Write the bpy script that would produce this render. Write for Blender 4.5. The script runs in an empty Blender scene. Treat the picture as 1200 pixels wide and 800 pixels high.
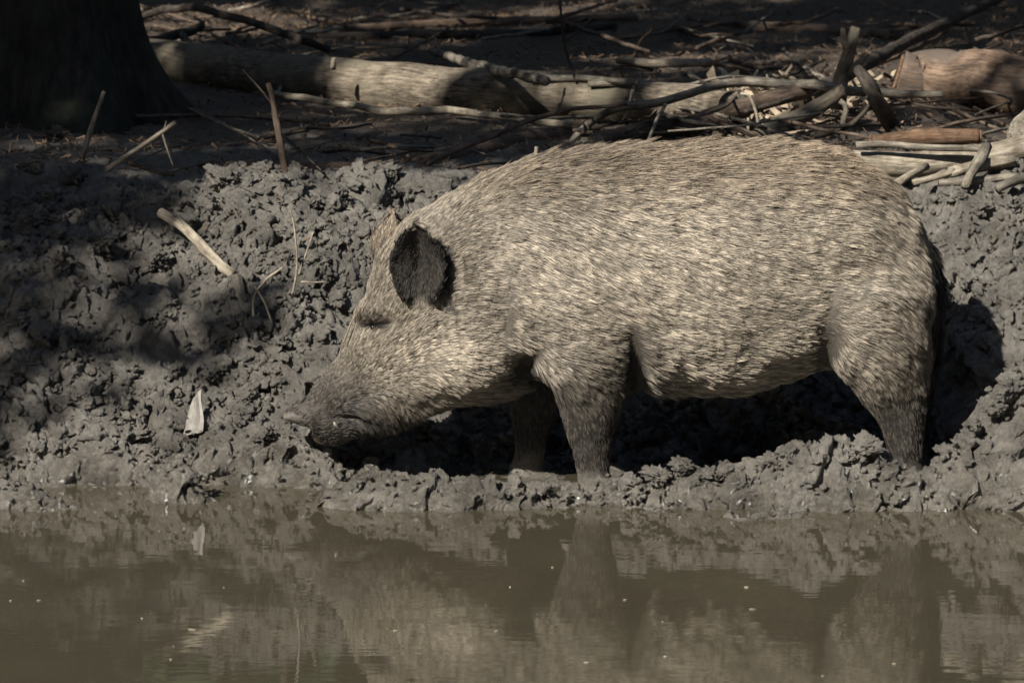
import bpy, bmesh, math, random
import numpy as np
from mathutils import Vector, kdtree

random.seed(7); np.random.seed(7)
R = math.radians
sc = bpy.context.scene
col = sc.collection

# ------------------------------------------------------------------ camera
CAM = np.array([0.0, -9.0, 1.65]); PITCH = R(8.476); FPX = 5000.0
cd = bpy.data.cameras.new('camera'); cam = bpy.data.objects.new('camera', cd); col.objects.link(cam)
cam.location = CAM; cam.rotation_euler = (R(90) - PITCH, 0, 0)
cd.lens = 150; cd.sensor_width = 36; cd.clip_start = 0.1; cd.clip_end = 500
cd.dof.use_dof = True; cd.dof.focus_distance = 9.02; cd.dof.aperture_fstop = 11.0
sc.camera = cam

# ------------------------------------------------------------------ sky, sun, exposure
SUN_EL, SUN_AZ = R(38), R(35)          # azimuth: from the camera side (-Y) towards -X
w = bpy.data.worlds.new('World'); sc.world = w; w.use_nodes = True
wn = w.node_tree.nodes; wl = w.node_tree.links; wn.clear()
sky = wn.new('ShaderNodeTexSky'); sky.sky_type = 'NISHITA'; sky.sun_disc = False
sky.sun_elevation = SUN_EL; sky.sun_rotation = R(180) + SUN_AZ
bg = wn.new('ShaderNodeBackground'); bg.inputs['Strength'].default_value = 0.05
wo = wn.new('ShaderNodeOutputWorld'); wl.new(sky.outputs[0], bg.inputs[0]); wl.new(bg.outputs[0], wo.inputs[0])
SDIR = np.array([-math.sin(SUN_AZ)*math.cos(SUN_EL), -math.cos(SUN_AZ)*math.cos(SUN_EL), math.sin(SUN_EL)])
sd = bpy.data.lights.new('sun', 'SUN'); sd.energy = 4.6; sd.angle = R(0.53); sd.color = (1.0, 0.958, 0.90)
so = bpy.data.objects.new('sun', sd); col.objects.link(so)
so.rotation_euler = Vector(SDIR).to_track_quat('Z', 'Y').to_euler(); so.location = (-5, -7, 8)
vs = sc.view_settings; vs.view_transform = 'Standard'; vs.look = 'None'; vs.exposure = 1.08; vs.gamma = 1.0
vs.use_curve_mapping = False
sc.cycles.use_denoising = True
sc.cycles.max_bounces = 6; sc.cycles.diffuse_bounces = 2; sc.cycles.glossy_bounces = 3
sc.cycles.transmission_bounces = 2; sc.cycles.transparent_max_bounces = 6
sc.cycles_curves.shape = 'RIBBONS'

# ------------------------------------------------------------------ projection helpers
FW = np.array([0, math.cos(PITCH), -math.sin(PITCH)]); UP = np.array([0, math.sin(PITCH), math.cos(PITCH)]); RT = np.array([1.0, 0, 0])
def ray(px, py):
    d = FW + (px-600)/FPX*RT - (py-400)/FPX*UP
    return d/np.linalg.norm(d)
def P(px, py, Y=0.0):
    d = ray(px, py); return CAM + d*((Y-CAM[1])/d[1])
def pix(p):
    v = np.asarray(p)-CAM; z = v @ FW
    return 600+FPX*(v @ RT)/z, 400-FPX*(v @ UP)/z
def scale_at(p): return FPX/float((np.asarray(p)-CAM) @ FW)

# ------------------------------------------------------------------ noise
_rs = np.random.RandomState(11)
_perm = np.concatenate([_rs.permutation(4096)]*2)
_r1 = _rs.rand(4096); _r2 = _rs.rand(4096); _r3 = _rs.rand(4096); _r4 = _rs.rand(4096)
_g3 = _rs.randn(4096, 3); _g3 /= np.linalg.norm(_g3, axis=1)[:, None]
def _h(i, j, k, s):
    return _perm[(_perm[(_perm[(i+s*57) & 4095] + j) & 4095] + k) & 4095]
def perlin(x, y, z=0.0, s=0):
    x, y, z = np.broadcast_arrays(np.asarray(x, float), np.asarray(y, float), np.asarray(z, float))
    xi = np.floor(x).astype(int); yi = np.floor(y).astype(int); zi = np.floor(z).astype(int)
    xf = x-xi; yf = y-yi; zf = z-zi
    f = lambda t: t*t*t*(t*(t*6-15)+10)
    u, v, ww = f(xf), f(yf), f(zf); out = 0
    for a in (0, 1):
        for b in (0, 1):
            for c in (0, 1):
                g = _g3[_h(xi+a, yi+b, zi+c, s)]
                d = g[..., 0]*(xf-a)+g[..., 1]*(yf-b)+g[..., 2]*(zf-c)
                out = out + d*(u if a else 1-u)*(v if b else 1-v)*(ww if c else 1-ww)
    return out*1.5
def fbm(x, y, z=0.0, s=0, o=4):
    t = 0; a = 1
    for k in range(o):
        t = t + a*perlin(x*2**k, y*2**k, np.asarray(z)*2**k, s+k); a *= .5
    return t
def lumps(x, y, s=0):
    """Round clods packed on a plane: dome height 0..1 from jittered cells, dark cracks between."""
    xi = np.floor(x).astype(int); yi = np.floor(y).astype(int); best = np.zeros(x.shape)
    for a in (-1, 0, 1):
        for b in (-1, 0, 1):
            h = _h(xi+a, yi+b, 3, s)
            cx = xi+a+_r1[h]; cy = yi+b+_r2[h]; rad = .45+.65*_r3[h]; hh = .25+.75*_r4[h]
            d2 = ((x-cx)**2+(y-cy)**2)/rad**2
            best = np.maximum(best, hh*np.sqrt(np.clip(1-d2, 0, 1)))
    return best
def sstep(a, b, t):
    t = np.clip((t-a)/(b-a), 0, 1); return t*t*(3-2*t)

# ------------------------------------------------------------------ terrain shape
def X_(px): return (px-600)/546.0
def base(X, Y):
    X = np.asarray(X, float); Y = np.asarray(Y, float)
    right = sstep(.80, 1.05, X)
    boarz = sstep(-.50, .06, X)*(1-right)
    Y0 = -.06 + .26*boarz - .10*right + .03*perlin(X*2.3, X*0+.3, 0, 5)
    wob = .06*perlin(X*1.7, Y*1.7, 0, 9) + .03*perlin(X*4, Y*4, 0, 10)
    t = np.maximum(Y-Y0, 0)
    top = .53 + .05*perlin(X*1.3, Y*0+2.2, 0, 6)
    bank = top*(1-np.exp(-(t*1.08/top)**1.6)) if True else 0
    z = bank + wob*sstep(0, .25, t)
    far = sstep(.85, 1.6, Y)
    z = z*(1-far) + far*(.53+.012*np.clip(Y-1, 0, 30) + .03*perlin(X*.9, Y*.9, 0, 12))
    # trodden mud under the animal, and the pond floor
    shore = np.where(X > -.43, -.34, -.02 - .05*sstep(-1.2, -.5, X)) + .03*perlin(X*6, X*0, 0, 7)
    flat = .012*boarz*sstep(-.05, .2, X) - .012
    z = z + flat*(1-sstep(0, .1, t)) + .02*right*(1-sstep(0, .1, t))
    # ridge of clods along the water in front of the animal
    amp = sstep(-.45, -.30, X)*(1-.75*np.exp(-((X-.19)/.07)**2))*(1-.85*np.exp(-((X-.85)/.07)**2))*(.036 + .022*perlin(X*5, X*0+7, 0, 8) + .03*sstep(.2, .75, X))
    z = z + np.maximum(amp, 0)*np.exp(-((Y+.235)/.075)**2)
    # big mound beside the rump
    z = z + .25*np.exp(-(((X-1.13)/.17)**2+((Y+.13)/.13)**2)) + .06*np.exp(-(((X-.62)/.07)**2+((Y+.22)/.06)**2)) + .05*np.exp(-(((X-.74)/.06)**2+((Y+.2)/.06)**2)) \
        + .04*np.exp(-(((X-.36)/.1)**2+((Y+.22)/.06)**2))
    # small mud islands off the bank
    isl = .15*np.exp(-(((X-X_(15))/.14)**2+((Y+.27)/.055)**2)) + .108*np.exp(-(((X-X_(222))/.07)**2+((Y+.19)/.04)**2)**2)
    # ramp of mud under the snout
    z = z + .055*np.exp(-(((X-X_(345))/.10)**2+((Y-.02)/.10)**2))
    pond = 1-sstep(0, .09, Y-shore)
    z = z - pond*(.035+.10*sstep(0, .8, shore-Y)) + isl
    edge = np.maximum.reduce([sstep(3.2, 4.6, -X)*1.0, sstep(4.0, 5.5, X)*1.0, sstep(6.2, 8.2, -Y)*1.0])
    z = z + edge*np.where(Y < .2, .6, 0.0)
    return z
def mudamp(X, Y):
    a = sstep(-.50, -.38, Y)*(1-.80*sstep(.85, 1.5, Y))
    b = sstep(-.36, -.26, X)*(1-sstep(.8, .95, X))*sstep(-.17, -.1, Y)*(1-sstep(.15, .3, Y))
    island = np.maximum(np.exp(-(((X-X_(25))/.18)**2+((Y+.27)/.09)**2)), np.exp(-(((X-X_(222))/.10)**2+((Y+.19)/.07)**2)))
    left = (1-sstep(-.46, -.40, X))*(1-sstep(-.12, -.02, Y))*(1-island)
    a = a*(1-.65*b)*(1-.8*left)
    return a
def detail(X, Y):
    wx = X+.05*perlin(X*9, Y*9, 0, 20)+.022*perlin(X*23, Y*23, 0, 22)+.009*perlin(X*60, Y*60, 0, 24)
    wy = Y+.05*perlin(X*9, Y*9, 5, 21)+.022*perlin(X*23, Y*23, 5, 23)+.009*perlin(X*60, Y*60, 0, 25)
    e = .085*lumps(wx*5.2, wy*5.2, 1)+.034*lumps(wx*12, wy*12, 2)+.014*lumps(wx*26, wy*26, 3)
    soft = .35+.65*sstep(-.25, .25, perlin(X*3.1, Y*3.1, 0, 26))       # some patches are smeared smooth
    t1 = np.abs(perlin(X*15, Y*15, 0, 30)); t2 = np.abs(perlin(X*33, Y*33, 0, 31)); t3 = np.abs(perlin(X*70, Y*70, 0, 32))
    e = e - soft*(.040*(.4-t1)+.026*(.4-t2)+.013*(.4-t3)) + .010*perlin(X*45, Y*45, 0, 35)
    return e-.052
def height(X, Y): return base(X, Y)+mudamp(X, Y)*detail(X, Y)
def T(px, py, lift=0.0):
    """Where the line of sight meets the ground raised by lift."""
    d = ray(px, py); t = np.linspace(8.4, 24, 900)
    p = CAM[None]+d[None]*t[:, None]
    hh = base(p[:, 0], p[:, 1])+lift
    g = p[:, 2]-hh; k = max(1, int(np.argmax(g < 0))); f = g[k-1]/(g[k-1]-g[k]+1e-9); return p[k-1]*(1-f)+p[k]*f

# ------------------------------------------------------------------ object helpers
def tag(o, label=None, cat=None, group=None, kind=None):
    if label: o['label'] = label
    if cat: o['category'] = cat
    if group: o['group'] = group
    if kind: o['kind'] = kind
    return o
def mesh_obj(name, verts, faces, mat, parent=None, smooth=True):
    me = bpy.data.meshes.new(name); me.from_pydata([tuple(v) for v in verts], [], [tuple(f) for f in faces]); me.update()
    if mat: me.materials.append(mat)
    if smooth: me.polygons.foreach_set('use_smooth', [True]*len(me.polygons))
    o = bpy.data.objects.new(name, me); col.objects.link(o); o.parent = parent
    return o
def np_mesh(name, V, F, mat, smooth=True):
    """V (n,3), F (m,k) arrays with k = 3 or 4."""
    me = bpy.data.meshes.new(name); n, m, k = len(V), len(F), F.shape[1]
    me.vertices.add(n); me.vertices.foreach_set('co', np.ascontiguousarray(V, np.float32).ravel())
    me.loops.add(m*k); me.loops.foreach_set('vertex_index', np.ascontiguousarray(F, np.int32).ravel())
    me.polygons.add(m); me.polygons.foreach_set('loop_start', np.arange(0, m*k, k, dtype=np.int32))
    me.polygons.foreach_set('use_smooth', np.full(m, smooth))
    me.update(calc_edges=True); me.validate()
    if mat: me.materials.append(mat)
    return me
def link(name, me, parent=None):
    o = bpy.data.objects.new(name, me); col.objects.link(o); o.parent = parent; return o

# ------------------------------------------------------------------ materials
def newmat(name):
    m = bpy.data.materials.new(name); m.use_nodes = True
    nt = m.node_tree; b = nt.nodes['Principled BSDF']; return m, nt, b
def N(nt, t, **kw):
    n = nt.nodes.new(t)
    for k, v in kw.items():
        if k in n.inputs: n.inputs[k].default_value = v
        else: setattr(n, k, v)
    return n
def ramp(nt, fac, stops):
    r = nt.nodes.new('ShaderNodeValToRGB'); e = r.color_ramp.elements
    while len(e) < len(stops): e.new(.5)
    for q, (p, c) in zip(e, stops): q.position = p; q.color = (*c, 1)
    nt.links.new(fac, r.inputs[0]); return r
def bump(nt, b, fac, strength, dist):
    n = N(nt, 'ShaderNodeBump', Strength=strength, Distance=dist)
    nt.links.new(fac, n.inputs['Height']); nt.links.new(n.outputs[0], b.inputs['Normal']); return n
def noise(nt, vec, scale, detail=5, rough=.6):
    n = N(nt, 'ShaderNodeTexNoise', Scale=scale, Detail=detail, Roughness=rough)
    nt.links.new(vec, n.inputs['Vector']); return n

def mud_material():
    m, nt, b = newmat('wet_mud'); L = nt.links
    g = nt.nodes.new('ShaderNodeNewGeometry'); pos = g.outputs['Position']
    n1 = noise(nt, pos, 9, 6, .65); n2 = noise(nt, pos, 70, 6, .7); n3 = noise(nt, pos, 2.2, 3, .5)
    r1 = ramp(nt, n1.outputs[0], [(.32, (.088, .078, .063)), (.5, (.180, .163, .135)), (.68, (.275, .252, .213))])
    r2 = ramp(nt, n2.outputs[0], [(.35, (.5, .5, .5)), (.62, (1.1, 1.09, 1.06))])
    mx = N(nt, 'ShaderNodeMix', data_type='RGBA', blend_type='MULTIPLY'); mx.inputs[0].default_value = .8
    L.new(r1.outputs[0], mx.inputs[6]); L.new(r2.outputs[0], mx.inputs[7])
    # far back the ground turns to brown woodland soil
    sep = nt.nodes.new('ShaderNodeSeparateXYZ'); L.new(pos, sep.inputs[0])
    far = N(nt, 'ShaderNodeMapRange'); far.inputs[1].default_value = 1.3; far.inputs[2].default_value = 2.6; L.new(sep.outputs[1], far.inputs[0])
    soil = ramp(nt, n2.outputs[0], [(.3, (.030, .022, .015)), (.5, (.075, .055, .038)), (.7, (.15, .11, .075))])
    mx2 = N(nt, 'ShaderNodeMix', data_type='RGBA'); L.new(far.outputs[0], mx2.inputs[0]); L.new(mx.outputs[2], mx2.inputs[6]); L.new(soil.outputs[0], mx2.inputs[7])
    L.new(mx2.outputs[2], b.inputs['Base Color'])
    # wet and glossy by the water, dull higher up
    wet = N(nt, 'ShaderNodeMapRange'); wet.inputs[1].default_value = .015; wet.inputs[2].default_value = .17
    wet.inputs[3].default_value = .10; wet.inputs[4].default_value = .54; L.new(sep.outputs[2], wet.inputs[0])
    ad = N(nt, 'ShaderNodeMath', operation='MULTIPLY_ADD'); ad.inputs[1].default_value = .5; L.new(n3.outputs[0], ad.inputs[0])
    sb = N(nt, 'ShaderNodeMath', operation='SUBTRACT'); sb.inputs[1].default_value = .22
    L.new(wet.outputs[0], sb.inputs[0]); L.new(sb.outputs[0], ad.inputs[2]); L.new(ad.outputs[0], b.inputs['Roughness'])
    b.inputs['Specular IOR Level'].default_value = .6
    bm = noise(nt, pos, 75, 10, .82); vo = N(nt, 'ShaderNodeTexVoronoi', Scale=95.0); L.new(pos, vo.inputs['Vector'])
    mm = N(nt, 'ShaderNodeMath', operation='MULTIPLY_ADD'); mm.inputs[1].default_value = -.22; L.new(vo.outputs['Distance'], mm.inputs[0]); L.new(bm.outputs[0], mm.inputs[2])
    bump(nt, b, mm.outputs[0], 1.0, .017)
    return m
MUD = mud_material()

def water_material():
    m, nt, b = newmat('murky_water'); L = nt.links
    g = nt.nodes.new('ShaderNodeNewGeometry'); pos = g.outputs['Position']
    n = noise(nt, pos, 2.5, 4, .6)
    r = ramp(nt, n.outputs[0], [(.35, (.047, .040, .026)), (.65, (.055, .048, .031))])
    L.new(r.outputs[0], b.inputs['Base Color'])
    b.inputs['Roughness'].default_value = .02; b.inputs['IOR'].default_value = 1.7
    mp = N(nt, 'ShaderNodeMapping'); mp.inputs['Scale'].default_value = (5, 14, 1); L.new(pos, mp.inputs[0])
    n2 = noise(nt, mp.outputs[0], 1.6, 3, .5); bump(nt, b, n2.outputs[0], .045, .006)
    return m
WATER = water_material()

def wood_material(name, dark, light, scale=60, rough=.8, streak=8, bumpd=.006, moss=None):
    m, nt, b = newmat(name); L = nt.links
    tc = nt.nodes.new('ShaderNodeTexCoord'); uv = nt.nodes.new('ShaderNodeAttribute'); uv.attribute_name = 'grain'
    mp = N(nt, 'ShaderNodeMapping'); mp.inputs['Scale'].default_value = (1.0/streak, 1, 1); L.new(uv.outputs['Vector'], mp.inputs[0])
    n1 = noise(nt, mp.outputs[0], scale*2.5, 6, .7); n2 = noise(nt, uv.outputs['Vector'], scale*.35, 5, .65)
    r = ramp(nt, n1.outputs[0], [(.36, dark), (.64, light)])
    r2 = ramp(nt, n2.outputs[0], [(.36, (.38, .36, .34)), (.6, (1, 1, 1))])
    mx = N(nt, 'ShaderNodeMix', data_type='RGBA', blend_type='MULTIPLY'); mx.inputs[0].default_value = .85
    L.new(r.outputs[0], mx.inputs[6]); L.new(r2.outputs[0], mx.inputs[7]); out = mx.outputs[2]
    if moss:
        n3 = noise(nt, uv.outputs['Vector'], 6, 5, .7); r3 = ramp(nt, n3.outputs[0], [(.48, (0, 0, 0)), (.62, (1, 1, 1))])
        m2 = N(nt, 'ShaderNodeMix', data_type='RGBA'); L.new(r3.outputs[0], m2.inputs[0]); L.new(out, m2.inputs[6]); m2.inputs[7].default_value = (*moss, 1); out = m2.outputs[2]
    L.new(out, b.inputs['Base Color']); b.inputs['Roughness'].default_value = rough; b.inputs['Specular IOR Level'].default_value = .25
    bump(nt, b, n1.outputs[0], .9, bumpd); return m
W_GREY = wood_material('weathered_grey_wood', (.10, .085, .065), (.30, .265, .205))
W_PALE = wood_material('bare_pale_wood', (.17, .14, .10), (.42, .365, .275))
W_DARK = wood_material('dark_bark', (.025, .02, .016), (.085, .068, .052))
W_BROWN = wood_material('brown_bark', (.06, .042, .03), (.17, .125, .09))
W_RED = wood_material('reddish_bark', (.07, .046, .031), (.24, .165, .11), moss=(.10, .08, .062))
W_GREEN = wood_material('lichen_bark', (.06, .048, .034), (.26, .215, .155), moss=(.14, .122, .085))
W_TRUNK = wood_material('mossy_spruce_bark', (.012, .011, .009), (.055, .048, .038), scale=14, streak=3, bumpd=.02, moss=(.020, .028, .015))
W_ORANGE = wood_material('orange_heartwood', (.07, .043, .026), (.21, .125, .072))
W_TORN = wood_material('torn_orange_wood', (.22, .13, .07), (.48, .34, .20))
W_MUD = wood_material('muddy_stake_wood', (.08, .07, .055), (.19, .165, .13))
def plain(name, c1, c2, scale, rough=.8, spec=.3, bd=.002):
    m, nt, b = newmat(name); tc = nt.nodes.new('ShaderNodeTexCoord')
    n = noise(nt, tc.outputs['Object'], scale, 5, .65); r = ramp(nt, n.outputs[0], [(.3, c1), (.7, c2)])
    nt.links.new(r.outputs[0], b.inputs['Base Color']); b.inputs['Roughness'].default_value = rough
    b.inputs['Specular IOR Level'].default_value = spec; bump(nt, b, n.outputs[0], .5, bd); return m
STONE = plain('pale_stone', (.13, .118, .098), (.27, .25, .215), 45)
LEAF = plain('dark_green_leaf', (.028, .045, .014), (.07, .10, .03), 3, .5, .3)
NEEDLE = plain('spruce_needles', (.015, .026, .012), (.04, .06, .025), 3, .6, .25)
LITTER = plain('dry_litter', (.06, .038, .024), (.22, .15, .095), 6, .8, .2)
STRAW = plain('wet_straw', (.12, .10, .065), (.36, .31, .22), 40, .5, .3)
CHIP = plain('pale_wood_chips', (.12, .09, .06), (.44, .36, .25), 14, .8, .2)

# ------------------------------------------------------------------ ground and water
def axis(segs):
    out = []
    for a, b_, n in segs: out.append(np.linspace(a, b_, n, endpoint=False))
    out.append([segs[-1][1]]); return np.concatenate(out)
gx = axis([(-120, -20, 8), (-20, -4, 30), (-4, -1.25, 60), (-1.25, 1.25, 620), (1.25, 4, 60), (4, 20, 30), (20, 120, 8)])
gy = axis([(-60, -9, 8), (-9, -2, 25), (-2, -.5, 20), (-.5, 1.05, 400), (1.05, 2.2, 110), (2.2, 8, 160), (8, 20, 40), (20, 150, 12)])
GX, GY = np.meshgrid(gx, gy); shp = GX.shape
A = mudamp(GX, GY)*(1-sstep(1.4, 2.2, np.abs(GX)))
GZ = base(GX, GY)+A*detail(GX, GY)
DX = A*(.026*perlin(GX*14, GY*14, GZ*14, 40)+.016*perlin(GX*34, GY*34, GZ*34, 41)+.007*perlin(GX*80, GY*80, GZ*80, 45))
DY = A*(.030*perlin(GX*14, GY*14, GZ*14, 42)+.018*perlin(GX*34, GY*34, GZ*34, 43)+.007*perlin(GX*80, GY*80, GZ*80, 46))
DZ = A*(.012*perlin(GX*40, GY*40, GZ*40, 44)+.007*perlin(GX*95, GY*95, GZ*95, 47))
V = np.stack([GX+DX, GY+DY, GZ+DZ], -1).reshape(-1, 3)
idx = np.arange(V.shape[0]).reshape(shp)
F = np.stack([idx[:-1, :-1], idx[:-1, 1:], idx[1:, 1:], idx[1:, :-1]], -1).reshape(-1, 4)
ground = link('ground', np_mesh('ground', V, F, MUD)); tag(ground, 'churned grey mud bank rising from the pond to woodland soil', 'ground', kind='structure')

wy = np.array([-8.5, .45]); wx = np.array([-5.2, 6.0])
water = mesh_obj('water', [(wx[0], wy[0], 0), (wx[1], wy[0], 0), (wx[1], wy[1], 0), (wx[0], wy[1], 0)], [(0, 1, 2, 3)], WATER, smooth=False)
tag(water, 'still murky brown pond water mirroring the bank', 'water', kind='structure')

# ------------------------------------------------------------------ tubes (sticks, logs, trunks)
def catmull(pts, n):
    pts = np.asarray(pts, float)
    if len(pts) == 2: t = np.linspace(0, 1, n)[:, None]; return pts[0]*(1-t)+pts[1]*t
    p = np.vstack([2*pts[0]-pts[1], pts, 2*pts[-1]-pts[-2]]); out = []
    u = np.linspace(0, len(pts)-1, n)
    for q in u:
        i = min(int(q), len(pts)-2); t = q-i; a, b_, c, d = p[i:i+4]
        out.append(.5*((2*b_)+(-a+c)*t+(2*a-5*b_+4*c-d)*t*t+(-a+3*b_-3*c+d)*t**3))
    return np.array(out)
def tube_data(pts, rad, sides=8, n=None, rough=.12, seed=0, crook=.0):
    L = np.sum(np.linalg.norm(np.diff(np.asarray(pts), axis=0), axis=1)); rmean = np.mean(rad)
    n = n or int(np.clip(L/(rmean*2.2), 6, 60))
    c = catmull(pts, n); rr = np.interp(np.linspace(0, 1, n), np.linspace(0, 1, len(rad)), rad)
    if crook:
        s = np.linspace(0, L, n)
        for k in range(3): c[:, k] += crook*rmean*perlin(s*7+seed, s*0+k*3.1, 0, 60)*np.minimum(1, np.minimum(s, L-s)/(.1*L+1e-6))
    tan = np.gradient(c, axis=0); tan /= np.linalg.norm(tan, axis=1)[:, None]+1e-9
    ref = np.array([0, 0, 1.0]) if abs(tan[:, 2]).mean() < .8 else np.array([1.0, 0, 0])
    a = np.cross(tan, ref); a /= np.linalg.norm(a, axis=1)[:, None]; b_ = np.cross(a, tan)
    th = np.linspace(0, 2*np.pi, sides, endpoint=False)
    s = np.linspace(0, L, n)
    V = []; G = []
    C, S = np.cos(th), np.sin(th)
    rj = 1+rough*perlin(s[:, None]*(.35/rmean)+seed*3.7, C[None]*1.2+seed, S[None]*1.2, 50)+rough*.5*perlin(s[:, None]*(1.1/rmean), C[None]*2.5+seed, S[None]*2.5, 51)
    V = c[:, None, :]+(rr[:, None]*rj)[..., None]*(C[None, :, None]*a[:, None, :]+S[None, :, None]*b_[:, None, :])
    G = np.stack(np.broadcast_arrays(s[:, None]+seed, rr[:, None]*C[None]*1.0, rr[:, None]*S[None]), -1)
    V = V.reshape(-1, 3); G = G.reshape(-1, 3)
    F = []
    for i in range(n-1):
        for j in range(sides):
            k = (j+1) % sides; F.append((i*sides+j, i*sides+k, (i+1)*sides+k, (i+1)*sides+j))
    e0 = tuple(range(sides))[::-1]; e1 = tuple(range((n-1)*sides, n*sides))
    F += [e0, e1]
    return V, F, G, (c, tan, rr)
def finish_tube(name, V, F, G, mat, parent=None):
    V = [tuple(v) for v in V]
    o = mesh_obj(name, V, F, mat, parent)
    at = o.data.attributes.new('grain', 'FLOAT_VECTOR', 'POINT'); at.data.foreach_set('vector', np.asarray(G, np.float32).ravel())
    return o
_seed = [0]
def tube(name, pts, rad, mat, sides=8, parent=None, rough=.12, crook=0.6, n=None):
    _seed[0] += 1
    V, F, G, info = tube_data(pts, rad, sides, n, rough, _seed[0], crook)
    return finish_tube(name, V, F, G, mat, parent), info
def wpts(pp, lift=0.0, Y=None, r=0.0):
    out = []
    for i, q in enumerate(pp):
        l = lift[i] if isinstance(lift, (list, tuple)) else lift
        if Y is None: out.append(T(q[0], q[1], l))
        else: out.append(P(q[0], q[1], Y[i] if isinstance(Y, (list, tuple)) else Y))
    return out
def stick(name, label, pp, rpx, mat, cat='stick', group=None, lift=None, Y=None, twigs=(), sides=8, rough=.14, crook=.6, parent=None):
    rpx = [rpx, rpx*.75] if not isinstance(rpx, (list, tuple)) else rpx
    if Y == 'base':                        # stands up from the ground below its first point
        q = T(pp[0][0], pp[0][1], 0); Y = float(q[1])
    p0 = wpts(pp, 0, Y) if Y is not None else None
    sc_ = scale_at(T(pp[0][0], pp[0][1])) if Y is None else scale_at(p0[0])
    rad = [x/sc_ for x in rpx]
    pts = p0 if p0 is not None else wpts(pp, (rad[0]*.7 if lift is None else lift), None)
    o, info = tube(name, pts, rad, mat, sides, parent, rough, crook)
    if parent is None: tag(o, label, cat, group)
    for tw in twigs:
        a = wpts(tw[0], (rad[0]*.7 if lift is None else (lift if not isinstance(lift, (list, tuple)) else lift[-1])), Y if not isinstance(Y, (list, tuple)) else Y[-1])
        tube('twig', a, [x/sc_ for x in tw[1]], mat, 6, o, .1, .5)
    return o

# ------------------------------------------------------------------ fallen logs and brushwood behind the bank
def log(name, label, pp, rpx, mat, cutmat, lift=None, sides=20, group=None, rough=.10, capends=(1, 1), cat='log', Y=None, crook=.35):
    sc_ = scale_at(T(pp[0][0], pp[0][1])) if Y is None else scale_at(P(pp[0][0], pp[0][1], Y if not isinstance(Y, (list, tuple)) else Y[0])); rad = [x/sc_ for x in rpx]
    pts = wpts(pp, rad[0]*.85 if lift is None else lift, Y)
    o, (c, tan, rr) = tube(name, pts, rad, mat, sides, None, rough, crook, n=int(40))
    tag(o, label, cat, group)
    for e, on in ((0, capends[0]), (-1, capends[1])):
        if not on: continue
        d = -tan[0] if e == 0 else tan[-1]
        q = [c[e]+d*.001, c[e]+d*.008]
        V, F, G, _ = tube_data(q, [rr[e]*.93, rr[e]*.90], 18, 3, .06, 5+e, 0)
        k = finish_tube('cut_end', V, F, G, cutmat, o)
    return o
mainlog = log('fallen_log', 'long weathered fallen log with a broken knot lying behind the bank', [(120, 62), (250, 78), (330, 90), (470, 102), (600, 110), (760, 120), (865, 130)], [22, 24, 25, 25, 24, 22, 17], W_GREEN, W_GREY, rough=.05, crook=.12)
for q in ((530, 92), (560, 88), (390, 80)):
    k = P(q[0], q[1], float(T(q[0], 125)[1])-.03)
    V_, F_, G_, _ = tube_data([k, k+np.array([.004, -.015, .028])], [.010, .006], 7, 4, .25, q[0], 0); finish_tube('branch_stub', V_, F_, G_, W_GREY, mainlog)
sawn = log('sawn_log', 'thick brown log with orange torn bark and a sawn end', [(1052, 92), (1110, 94), (1180, 104), (1260, 116)], [31, 34, 36, 36], W_RED, W_ORANGE, rough=.22)
yl = float(T(1130, 122)[1])
for a0, a1, rr0 in (((1085, 68), (1215, 86), .012), ((1120, 76), (1230, 98), .009), ((1060, 66), (1100, 70), .010)):
    tube('torn_bark_strip', [P(*a0, yl+.02), P((a0[0]+a1[0])/2, (a0[1]+a1[1])/2-1, yl+.015), P(*a1, yl+.02)], [rr0*.6, rr0, rr0*.7], W_TORN, 7, sawn, .35, .8)
log('bare_log', 'smooth pale barkless log on the bank top behind the rump', [(1000, 190), (1060, 192), (1120, 189), (1180, 178), (1230, 170)], [14, 15, 15, 15, 14], W_PALE, W_PALE, Y=[1.02, 1.03, 1.05, 1.08, 1.1], rough=.06)
log('half_log', 'flat orange brown half log lying behind the pale barkless log', [(1022, 166), (1085, 161), (1146, 160)], [8, 10, 9], W_ORANGE, W_ORANGE, Y=[1.3, 1.3, 1.3], rough=.1)
a_ = P(1203, 157, 1.1); o_, (c_, t_, r_) = tube('round_log', [a_, a_+np.array([.06, .25, .0]), a_+np.array([.12, .5, .0])], [.047, .048, .046], W_GREY, 20, None, .06, .2)
tag(o_, 'grey round log lying end on beside the pale barkless log', 'log')
V_, F_, G_, _ = tube_data([c_[0]-t_[0]*.001, c_[0]-t_[0]*.008], [.044, .042], 18, 3, .04, 4, 0); finish_tube('cut_end', V_, F_, G_, W_GREY, o_)
log('dark_log', 'smooth dark brown log slanting up under the arched branch', [(700, 166), (760, 154), (820, 143), (880, 124), (945, 106)], [11, 12, 12, 11, 10], W_BROWN, W_GREY, lift=[.03, .03, .04, .07, .1])
log('dark_pole', 'long dark pole rising behind the sawn log', [(935, 118), (1000, 84), (1065, 48), (1150, 8), (1190, -10)], [9, 8, 8, 7, 6], W_DARK, W_DARK, lift=[.05, .08, .1, .1, .05], sides=12)
log('far_pole', 'straight brown pole far back beyond the forked stump', [(810, 22), (880, 32), (960, 36), (1055, 42)], [5, 7, 7, 6], W_BROWN, W_BROWN, sides=12)
log('reddish_pole', 'long reddish pole far behind the fallen log', [(395, 36), (500, 30), (600, 25), (745, 20)], [6, 6, 5, 4], W_RED, W_GREY, sides=12)
log('black_pole', 'long blackish pole under the reddish pole', [(370, 44), (500, 41), (610, 39), (720, 31)], [5, 5, 5, 4], W_DARK, W_DARK, sides=12)
log('rotten_log', 'rotten brown log end half sunk behind the mud bank', [(490, 192), (560, 178), (640, 162), (700, 158)], [9, 12, 12, 8], W_BROWN, W_BROWN, lift=.0)
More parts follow.
